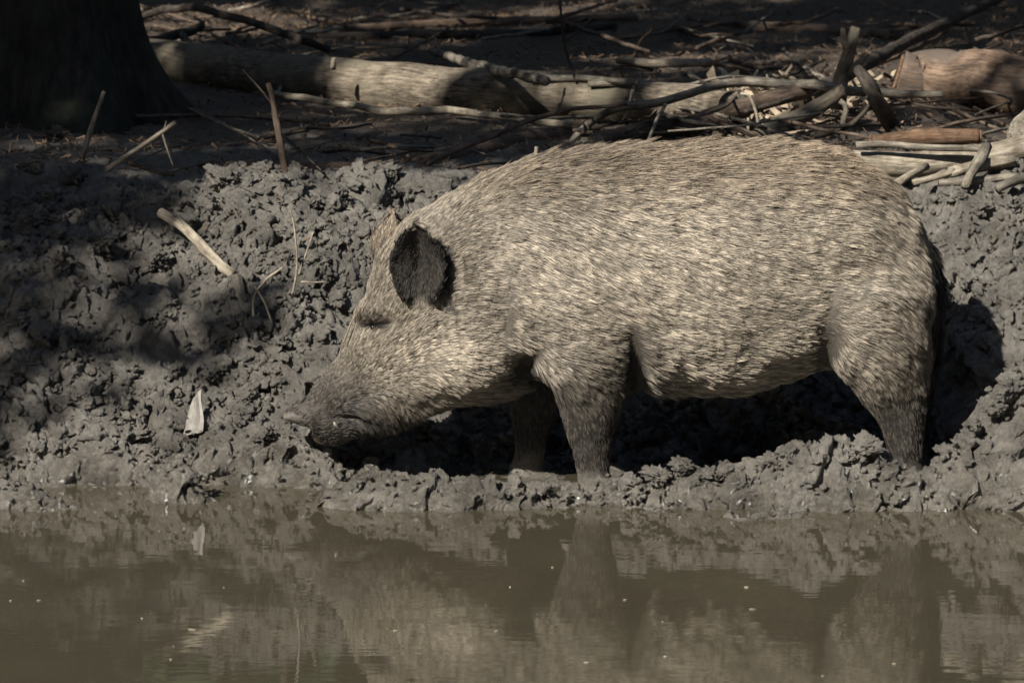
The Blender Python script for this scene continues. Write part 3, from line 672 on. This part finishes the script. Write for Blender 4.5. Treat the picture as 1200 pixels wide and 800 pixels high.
eb = [ell(497, 352, -.105, .030, .035, .024, R(80)), ell(472, 330, .09, .03, .035, .022, R(80))]
m2 = remesh(*join([(v, f1)]+ears+eb), .0058)
v, e = arrays(m2)
v = smooth(v, e, 3, .5)
u = 600+546*v[:, 0]; q = 567-553*v[:, 2]
# loose skin, muscle and fold relief
m2.vertices.foreach_set('co', v.astype(np.float32).ravel()); m2.update()
nrm = np.empty(len(v)*3, np.float32); m2.vertices.foreach_get('normal', nrm); nrm = nrm.reshape(-1, 3).astype(float)
def pit(cx, cy, rx, ry, ang=0):
    c, s = math.cos(ang), math.sin(ang); dx = u-cx; dy = q-cy
    return np.exp(-(((dx*c+dy*s)/rx)**2+((-dx*s+dy*c)/ry)**2))
near = (v[:, 1] < .02)
dsp = -.020*pit(610, 415, 14, 34, .5)-.022*pit(738, 412, 10, 40, -.15)-.014*pit(955, 395, 14, 32, .5)-.010*pit(441, 374, 13, 7, -.3)+.008*pit(436, 362, 18, 6, -.3)
dsp += -.010*pit(412, 482, 24, 5, .0)+.006*perlin(v[:, 0]*9, v[:, 1]*9, v[:, 2]*9, 90)+.003*perlin(v[:, 0]*24, v[:, 1]*24, v[:, 2]*24, 91)
eardist = (pit(490, 305, 48, 58) > .3) & (v[:, 1] < -.1)
dsp[eardist] = 0
v = v+nrm*dsp[:, None]
m2.vertices.foreach_set('co', v.astype(np.float32).ravel()); m2.update()
m2.polygons.foreach_set('use_smooth', [True]*len(m2.polygons)); m2.name = 'wild_boar'

def boar_skin():
    m, nt, b = newmat('boar_skin'); L = nt.links
    at = nt.nodes.new('ShaderNodeAttribute'); at.attribute_name = 'skin'
    g = nt.nodes.new('ShaderNodeNewGeometry'); n = noise(nt, g.outputs['Position'], 120, 6, .7)
    r = ramp(nt, n.outputs[0], [(.3, (.6, .6, .6)), (.7, (1.15, 1.15, 1.15))])
    mx = N(nt, 'ShaderNodeMix', data_type='RGBA', blend_type='MULTIPLY'); mx.inputs[0].default_value = 1
    L.new(at.outputs['Color'], mx.inputs[6]); L.new(r.outputs[0], mx.inputs[7]); L.new(mx.outputs[2], b.inputs['Base Color'])
    b.inputs['Roughness'].default_value = .6; b.inputs['Specular IOR Level'].default_value = .3; bump(nt, b, n.outputs[0], .6, .004); return m
def fur_mat():
    m, nt, b = newmat('boar_fur'); L = nt.links
    at = nt.nodes.new('ShaderNodeAttribute'); at.attribute_name = 'tip'; ar = nt.nodes.new('ShaderNodeAttribute'); ar.attribute_name = 'root'
    hi = nt.nodes.new('ShaderNodeHairInfo')
    r = ramp(nt, hi.outputs['Intercept'], [(.25, (0, 0, 0)), (.7, (1, 1, 1))])
    mx = N(nt, 'ShaderNodeMix', data_type='RGBA'); L.new(r.outputs[0], mx.inputs[0]); L.new(ar.outputs['Color'], mx.inputs[6]); L.new(at.outputs['Color'], mx.inputs[7])
    L.new(mx.outputs[2], b.inputs['Base Color']); b.inputs['Roughness'].default_value = .5; b.inputs['Specular IOR Level'].default_value = .25
    return m
m2.materials.append(boar_skin())
boar = link('wild_boar', m2); tag(boar, 'large grizzled grey brown wild boar rooting in the mud at the water edge', 'wild boar')

# --- coat regions, some light and shade painted into the colour, all in the animal's own side-on coordinates (u along the body, q down)
def g2(u, q, cx, cy, rx, ry): return np.exp(-(((u-cx)/rx)**2+((q-cy)/ry)**2))
def regions(p):
    u = 600+546*p[:, 0]; q = 567-553*p[:, 2]; Y = p[:, 1]
    foot = sstep(515, 555, q)
    legs = np.clip(sstep(np.where(u > 940, 370, 385), np.where(u > 940, 480, 490), q)*((u > 585)).astype(float)*np.where(u > 940, 1, np.where((u > 640) & (u < 745) & (Y < -.02), 1, np.where((u > 585) & (u < 680) & (Y > 0.02), 1, 0)))+0, 0, 1)
    axis_t = ((u-345)*.62+(497-q)*.79)       # distance along the head from snout
    muz = (1-sstep(60, 150, axis_t))*(u < 520)
    earin = ((u > 445) & (u < 528) & (q > 255) & (q < 352) & (Y < -.125)).astype(float)
    farear = ((u > 430) & (u < 500) & (q < 300) & (Y > .10)).astype(float)
    tail = ((u > 1088) & (q > 300) & (np.abs(Y) < .06)).astype(float)
    return u, q, Y, foot, legs, muz, earin, farear, tail
def coat(p, nrm_):
    u, q, Y, foot, legs, muz, earin, farear, tail = regions(p)
    n = len(p); base_ = np.tile(np.array([.40, .342, .262]), (n, 1))
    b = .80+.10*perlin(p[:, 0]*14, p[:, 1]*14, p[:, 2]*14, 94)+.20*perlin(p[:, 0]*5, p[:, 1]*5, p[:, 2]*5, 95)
    b += .30*g2(u, q, 800, 280, 190, 80)+.36*g2(u, q, 540, 410, 75, 40)+.18*g2(u, q, 850, 430, 120, 35)  # painted light on the mid flank; cheek and lower flank lighter too
    b -= .24*g2(u, q, 640, 190, 150, 50)+.30*g2(u, q, 1060, 330, 70, 130)+.25*g2(u, q, 690, 425, 60, 40)+.22*g2(u, q, 560, 300, 65, 70)  # rump darker by coat and painted shade; neck and upper foreleg darker too
    b -= .65*g2(u, q, 632, 452, 45, 28)+.28*g2(u, q, 432, 330, 34, 70)+.45*g2(u, q, 735, 410, 18, 45)+.35*g2(u, q, 955, 395, 22, 40)+.5*g2(u, q, 610, 420, 16, 26)  # painted shade on the chest underside and in skin folds; face darker brown
    dark = np.array([.085, .074, .062]); mud = np.array([.16, .142, .115]); muzc = np.array([.062, .055, .046]); black = np.array([.030, .027, .024])
    c = base_*np.clip(b, .15, 1.4)[:, None]
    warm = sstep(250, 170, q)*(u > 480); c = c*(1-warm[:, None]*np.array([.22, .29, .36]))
    mixto = lambda c, k, w_: c*(1-w_[:, None])+k*w_[:, None]
    c = mixto(c, dark*.58, .93*legs); c = mixto(c, muzc, muz*.85); c = mixto(c, dark*.9, muz*g2(u, q, 385, 490, 40, 34)); c = mixto(c, mud, foot*(u > 560))
    c = mixto(c, black, earin*.93*(1-.75*sstep(334, 354, q))); c = mixto(c, np.array([.20, .15, .10]), farear*.7); c = mixto(c, black*1.3, tail)
    c = mixto(c, black*1.2, .9*np.clip(1.6*g2(u, q, 440, 373, 13, 8), 0, 1))
    c = mixto(c, dark*.7, sstep(462, 485, q)*(u > 400)*(1-legs)*(1-foot)*.8)  # painted shade under throat and jaw
    return c
vn = np.empty(len(v)*3, np.float32); m2.vertices.foreach_get('normal', vn); vn = vn.reshape(-1, 3).astype(float)
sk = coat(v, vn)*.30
u, q, Y, foot, legs, muz, earin, farear, tail = regions(v)
sk = sk*(1+foot[:, None]*1.2+ (muz*1.3)[:, None])
nose = g2(u, q, 338, 488, 16, 10); sk = sk*(1-nose[:, None])+np.array([.15, .13, .11])*nose[:, None]
chin = g2(u, q, 370, 522, 7, 8); sk = sk*(1-chin[:, None])+np.array([.36, .22, .17])*chin[:, None]
sa = m2.attributes.new('skin', 'FLOAT_COLOR', 'POINT'); sa.data.foreach_set('color', np.concatenate([sk, np.ones((len(sk), 1))], 1).astype(np.float32).ravel())

# --- fur
m2.calc_loop_triangles(); nt_ = len(m2.loop_triangles); tri = np.empty(nt_*3, np.int32); m2.loop_triangles.foreach_get('vertices', tri); tri = tri.reshape(-1, 3)
A_, B_, C_ = v[tri[:, 0]], v[tri[:, 1]], v[tri[:, 2]]; area = .5*np.linalg.norm(np.cross(B_-A_, C_-A_), axis=1)
cen = (A_+B_+C_)/3; tn = vn[tri].mean(1); tn /= np.linalg.norm(tn, axis=1)[:, None]
cu, cq, cY, cfoot, clegs, cmuz, cearin, cfarear, ctail = regions(cen)
view = np.clip(.5-tn[:, 1]*1.2, .22, 1.0)
wgt = area*view*(1+1.6*((cu < 600))+1.2*cmuz+1.5*cearin)*(1-.55*cfoot)
wgt *= 1-np.clip(g2(cu, cq, 340, 488, 17, 11)*1.3, 0, 1); wgt *= 1-np.clip(g2(cu, cq, 371, 521, 8, 8)*1.2, 0, 1)
frs = np.random.RandomState(77)
def sample(n):
    k = np.searchsorted(np.cumsum(wgt)/wgt.sum(), frs.rand(n)); k = np.minimum(k, nt_-1)
    a, b_ = frs.rand(n), frs.rand(n); fl_ = a+b_ > 1; a[fl_], b_[fl_] = 1-a[fl_], 1-b_[fl_]
    w0 = (1-a-b_)[:, None]; p = v[tri[k, 0]]*w0+v[tri[k, 1]]*a[:, None]+v[tri[k, 2]]*b_[:, None]
    nn = vn[tri[k, 0]]*w0+vn[tri[k, 1]]*a[:, None]+vn[tri[k, 2]]*b_[:, None]; nn /= np.linalg.norm(nn, axis=1)[:, None]
    return p, nn
def groom(p, nn):
    """flow direction, length and lift of the coat at each root"""
    u, q, Y, foot, legs, muz, earin, farear, tail = regions(p); n = len(p)
    d = np.zeros((n, 3)); d[:, 0] = 1.0
    d[:, 2] = -.18-.22*sstep(960, 1080, u)*3-.30*g2(u, q, 700, 260, 110, 90)+.10*g2(u, q, 820, 430, 120, 40)
    d[:, 2] += .25*perlin(p[:, 0]*4, p[:, 1]*4, p[:, 2]*4, 97)
    hw = 1-sstep(470, 600, u+(q-330)*.15)            # head flow: from snout up and back
    hdv = np.zeros((n, 3)); hdv[:, 0] = .68; hdv[:, 2] = .62-1.25*sstep(395, 500, q+(u-430)*.12)*sstep(400, 480, u)
    hdv[:, 2] -= .5*g2(u, q, 540, 420, 70, 50)
    jaw = g2(u, q, 450, 485, 50, 32); hdv[:, 2] -= 1.3*jaw; hdv[:, 0] -= .35*jaw
    d = d*(1-hw[:, None])+hdv*hw[:, None]
    lw = np.clip(legs*1.1, 0, 1)[:, None]; d = d*(1-lw)+np.array([.25, 0, -1.0])*lw
    tw_ = tail[:, None]; d = d*(1-tw_)+np.array([.1, 0, -1.0])*tw_
    ew = np.maximum(earin, farear)[:, None]; d = d*(1-ew)+np.array([.1, 0, 1.0])*ew
    d += .16*np.stack([perlin(p[:, 0]*17, p[:, 1]*17, p[:, 2]*17, 98+k) for k in range(3)], -1)
    d -= nn*np.sum(d*nn, 1)[:, None]; d /= np.linalg.norm(d, axis=1)[:, None]+1e-9
    Ln = .036+.012*sstep(260, 170, q)*(u > 480)+.008*g2(u, q, 540, 430, 70, 50)+.010*sstep(430, 465, q)*(1-legs)
    Ln = Ln*(1-.62*muz)*(1-.45*legs)*(1-.5*foot)*(1-.30*np.maximum(earin, farear))*(1-.35*hw)
    Ln += .034*jaw*(1-muz*.4) + .02*tail
    lift = .17+.14*sstep(230, 170, q)+.25*jaw
    return d, Ln, lift
NS, K = 300000, 5
cp, cn = sample(26000); cdir, cL, clift = groom(cp, cn)
sp, sn = sample(NS); sdir, sL, slift = groom(sp, sn)
kd = kdtree.KDTree(len(cp))
for i, p in enumerate(cp): kd.insert(p, i)
kd.balance()
own = np.array([kd.find(p)[1] for p in sp])
jit = frs.normal(0, .14, (NS, 3)); sdir = sdir+jit; sdir -= sn*np.sum(sdir*sn, 1)[:, None]; sdir /= np.linalg.norm(sdir, axis=1)[:, None]
sL = sL*frs.uniform(.65, 1.2, NS); slift = slift*frs.uniform(.5, 1.5, NS)
cj = frs.normal(0, .10, cp.shape); cdir = cdir+cj; clenv = cL*frs.uniform(.8, 1.2, len(cL)); cliftv = clift*frs.uniform(.6, 1.5, len(cL))
pos = np.empty((NS, K, 3))
for k in range(K):
    s = k/(K-1)
    a = sp+sL[:, None]*(s*sdir+sn*(slift*(s-.45*s*s))[:, None])-sn*.001
    c = cp+clenv[:, None]*(s*cdir+cn*(cliftv*(s-.45*s*s))[:, None])
    g = .5*s**1.1
    pos[:, k] = a*(1-g)+c[own]*g
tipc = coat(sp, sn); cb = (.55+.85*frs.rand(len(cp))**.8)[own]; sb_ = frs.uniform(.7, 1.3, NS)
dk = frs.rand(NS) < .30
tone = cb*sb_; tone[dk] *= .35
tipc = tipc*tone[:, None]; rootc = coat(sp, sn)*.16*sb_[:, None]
mfoot = regions(sp)[3]; rootc = rootc*(1-mfoot[:, None])+tipc*.7*mfoot[:, None]
hc = bpy.data.hair_curves.new('fur'); hc.add_curves([K]*NS)
hc.attributes['position'].data.foreach_set('vector', pos.astype(np.float32).ravel())
ra = hc.attributes.get('radius') or hc.attributes.new('radius', 'FLOAT', 'POINT')
rr_ = np.array([.00038, .00042, .0004, .0003, .00008])[None]*frs.uniform(.75, 1.3, (NS, 1))
ra.data.foreach_set('value', rr_.astype(np.float32).ravel())
for nm, cc in (('tip', tipc), ('root', rootc)):
    at = hc.attributes.new(nm, 'FLOAT_COLOR', 'CURVE'); at.data.foreach_set('color', np.concatenate([np.clip(cc, 0, 1), np.ones((NS, 1))], 1).astype(np.float32).ravel())
hc.materials.append(fur_mat())
fur = bpy.data.objects.new('fur', hc); col.objects.link(fur); fur.parent = boar

# eye, tusk
EYE = plain('wet_dark_eye', (.006, .005, .004), (.012, .01, .008), 20, .08, .6, .0)
TUSK = plain('ivory_tusk', (.24, .21, .16), (.36, .32, .25), 30, .35, .5)
def nearest_surface(px, py, sgn):
    d = np.abs(600+546*v[:, 0]-px)+np.abs(567-553*v[:, 2]-py)+np.where(v[:, 1]*sgn > 0, 0, 999); return v[np.argmin(d)]
for sgn in (-1, 1):
    c = nearest_surface(441, 375, sgn); bm = bmesh.new(); bmesh.ops.create_uvsphere(bm, u_segments=16, v_segments=10, radius=.011)
    me = bpy.data.meshes.new('eye'); bm.to_mesh(me); bm.free(); me.materials.append(EYE); me.polygons.foreach_set('use_smooth', [True]*len(me.polygons))
    o = link('eye', me, boar); o.location = c+np.array([0, -sgn*.003, 0]); o.scale = (1, .7, .62); o.rotation_euler = (0, .4, 0)
    c = nearest_surface(395, 490, sgn)
    V_, F_, G_, _ = tube_data([c+np.array([.004, -sgn*.004, -.006]), c+np.array([-.002, sgn*.004, .002]), c+np.array([-.004, sgn*.006, .008])], [.004, .0034, .001], 8, 8, .03, 0, 0)
    finish_tube('tusk', V_, F_, G_, TUSK, boar)

# ------------------------------------------------------------------ trees
def spruce_trunk():
    c = T(35, 150); n, sides = 46, 48; V = []; G = []; zz = np.concatenate([np.linspace(-.1, .6, 20), np.linspace(.65, 9, 26)])
    for z in zz:
        for j in range(sides):
            t = 2*math.pi*j/sides
            fl_ = .13*math.exp(-max(z, 0)/.16)*(1+.55*math.sin(5*t+.6))
            r = .245*(1-z*.035)+fl_; r *= 1+.05*float(perlin(np.array([math.cos(t)*5]), np.array([math.sin(t)*5]), np.array([z*1.6]), 33)[0])+.03*float(perlin(np.array([math.cos(t)*14]), np.array([math.sin(t)*14]), np.array([z*5]), 34)[0])
            V.append((c[0]+r*math.cos(t), c[1]+.25+r*math.sin(t), c[2]+z)); G.append((z, r*math.cos(t), r*math.sin(t)))
    F = [(i*sides+j, i*sides+(j+1) % sides, (i+1)*sides+(j+1) % sides, (i+1)*sides+j) for i in range(n-1) for j in range(sides)]
    return V, F, G, c
V_, F_, G_, c_ = spruce_trunk()
te = bpy.data.objects.new('spruce_tree', None); col.objects.link(te); te.location = (c_[0], c_[1]+.25, c_[2]); tag(te, 'thick dark mossy tree trunk with flaring roots behind the mud bank', 'tree')
o = finish_tube('trunk', np.array(V_)-np.array(te.location), F_, G_, W_TRUNK, te)
def leaf_cloud(pts, size, rs, flat=.0):
    n = len(pts); a = rs.normal(size=(n, 3)); a /= np.linalg.norm(a, axis=1)[:, None]; b_ = np.cross(a, rs.normal(size=(n, 3))); b_ /= np.linalg.norm(b_, axis=1)[:, None]
    L = size*rs.uniform(.6, 1.3, (n, 1)); W = L*.32
    V = np.stack([pts-a*L*.5, pts+b_*W, pts+a*L*.5, pts-b_*W], 1).reshape(-1, 3); F = np.arange(n*4).reshape(-1, 4)
    return V, F
def conifer_crown(h0, h1, rmax, n, rs):
    t = rs.rand(n)**.8; z = h0+(h1-h0)*t; r = rmax*(1-t)*np.sqrt(rs.rand(n))+.1
    a = rs.uniform(0, 6.28, n); layer = .35*np.sin(z*5); z = z-.25*r
    return np.stack([r*np.cos(a), r*np.sin(a), z+layer*.2], -1)
trs = np.random.RandomState(15)
V, F = leaf_cloud(conifer_crown(4.2, 11, 2.0, 6000, trs), .22, trs)
link('crown', np_mesh('crown', V, F, NEEDLE, False), te)
# woodland behind, seen mirrored in the pond
protos = []
for k in range(3):
    V, F = leaf_cloud(conifer_crown(.5+.6*k, 9+k, 1.9, 4500, trs), .26, trs); protos.append(np_mesh('conifer_crown', V, F, NEEDLE, False))
tv, tf, tg, _ = tube_data([(0, 0, -.3), (0, 0, 4), (0, 0, 9)], [.16, .12, .03], 10, 14, .1, 1, 0)
ft = None
for i in range(16):
    x = -8.5+i*1.15+trs.uniform(-.4, .4); y = trs.uniform(9.3, 15); z = float(base(np.array([x]), np.array([y]))[0])
    e_ = bpy.data.objects.new('conifer', None); col.objects.link(e_); e_.location = (x, y, z); e_.rotation_euler = (0, 0, trs.uniform(0, 6))
    if ft is None: t0 = finish_tube('trunk', tv, tf, tg, W_TRUNK, e_); ft = t0.data
    else: link('trunk', ft, e_)
    link('crown', protos[i % 3], e_)
    tag(e_, 'dark conifer of the wood behind the brushwood', 'tree', 'conifers of the wood behind')
# far wood all round the clearing: one mass
n = 14000; a = trs.uniform(0, 6.283, n); rad = trs.uniform(19, 30, n); zz = trs.uniform(0, 1, n)**1.2*13
pts = np.stack([rad*np.cos(a), rad*np.sin(a)-1, zz+.3], -1)
V, F = leaf_cloud(pts, 1.5, trs); fw_ = link('far_wood', np_mesh('far_wood', V, F, NEEDLE, False)); tag(fw_, 'dark wood closing in the clearing all round', 'wood', kind='stuff')

# ---- overhanging trees on the side bank whose crowns shade the brushwood and the near end of the bank
def lit_at(px, py):
    E = [(450, 105, 145, 34), (255, 28, 130, 20), (520, 30, 60, 9), (900, 140, 115, 40), (1125, 95, 110, 38), (1110, 190, 130, 44), (990, 80, 40, 40), (790, 74, 60, 8), (640, 20, 60, 12), (690, 150, 60, 20), (570, 128, 60, 12)]
    return any(((px-c[0])/c[2])**2+((py-c[1])/c[3])**2 < 1 for c in E)
def shade_p(px, py):
    if py < 196 and py > -60:
        return 0.0 if lit_at(px, py) else 1.0
    s = 0
    for cx, cy, rx, ry, a in [(70, 200, 190, 75, 1.0), (20, 380, 120, 110, .75), (225, 372, 130, 26, .6), (400, 196, 170, 10, .8), (60, 300, 100, 40, .5)]:
        if ((px-cx)/rx)**2+((py-cy)/ry)**2 < 1: s = max(s, a)
    return s
lrs = np.random.RandomState(44); leaves = [[], []]
YG = lrs.uniform(.0, 9.5, 9000); XG = lrs.uniform(-2.0, 2.0, 9000); ZG = base(XG, YG)
tc_ = T(35, 150)          # and leaves that keep the near tree trunk in shade
for k in range(190):
    leaves[0].append(np.array([tc_[0]+lrs.uniform(-.30, .24), tc_[1]+.0, tc_[2]+lrs.uniform(0, 1.0)])+SDIR*lrs.uniform(6.3, 8.6))
for Xg, Yg, zg in zip(XG, YG, ZG):
    px, py = pix((Xg, Yg, zg))
    inside = -30 < px < 1230 and py > -50
    if not inside and Yg < 1.8 and px > 0: continue
    pr = shade_p(px, py) if inside else .55
    if lrs.rand() > pr*(.46 if Yg > 1.1 else 1.0): continue
    leaves[0 if Yg < 4.5 else 1].append(np.array([Xg, Yg, zg])+SDIR*lrs.uniform(6.3, 8.6))
for k in (0, 1):
    C = np.array(leaves[k]); cxy = C.mean(0)
    root = np.array([-6.3, cxy[1]-.8, 0]); root[2] = float(base(np.array([root[0]]), np.array([root[1]]))[0])
    e_ = bpy.data.objects.new('broadleaf_tree', None); col.objects.link(e_); e_.location = root
    tag(e_, ['leafy tree leaning over the pond from the side bank', 'leafy tree overhanging the brushwood from the side bank'][k], 'tree')
    top = cxy-root
    pts = [(0, 0, -.3), (.2, 0, 2), (.9, .1, 3.8), tuple(top*np.array([.6, .6, 1])+np.array([0, 0, -.5])), tuple(top+np.array([.5, 0, .2]))]
    tube('trunk', pts, [.24, .19, .15, .09, .03], W_BROWN, 12, e_, .1, .3, n=24)
    lim = []
    for j in range(9):
        tgt = C[lrs.randint(len(C))]-root; st = np.array(pts[2])+(np.array(pts[3])-np.array(pts[2]))*lrs.rand()
        tube('limb', [st, (st+tgt)/2+np.array([0, 0, .25]), tgt], [.06, .035, .008], W_BROWN, 7, e_, .1, .5, n=14)
    rep = np.repeat(C, 7, 0)+lrs.normal(0, .075, (len(C)*7, 3))
    V, F = leaf_cloud(rep-root, .12, lrs); link('crown', np_mesh('crown', V, F, LEAF, False), e_)
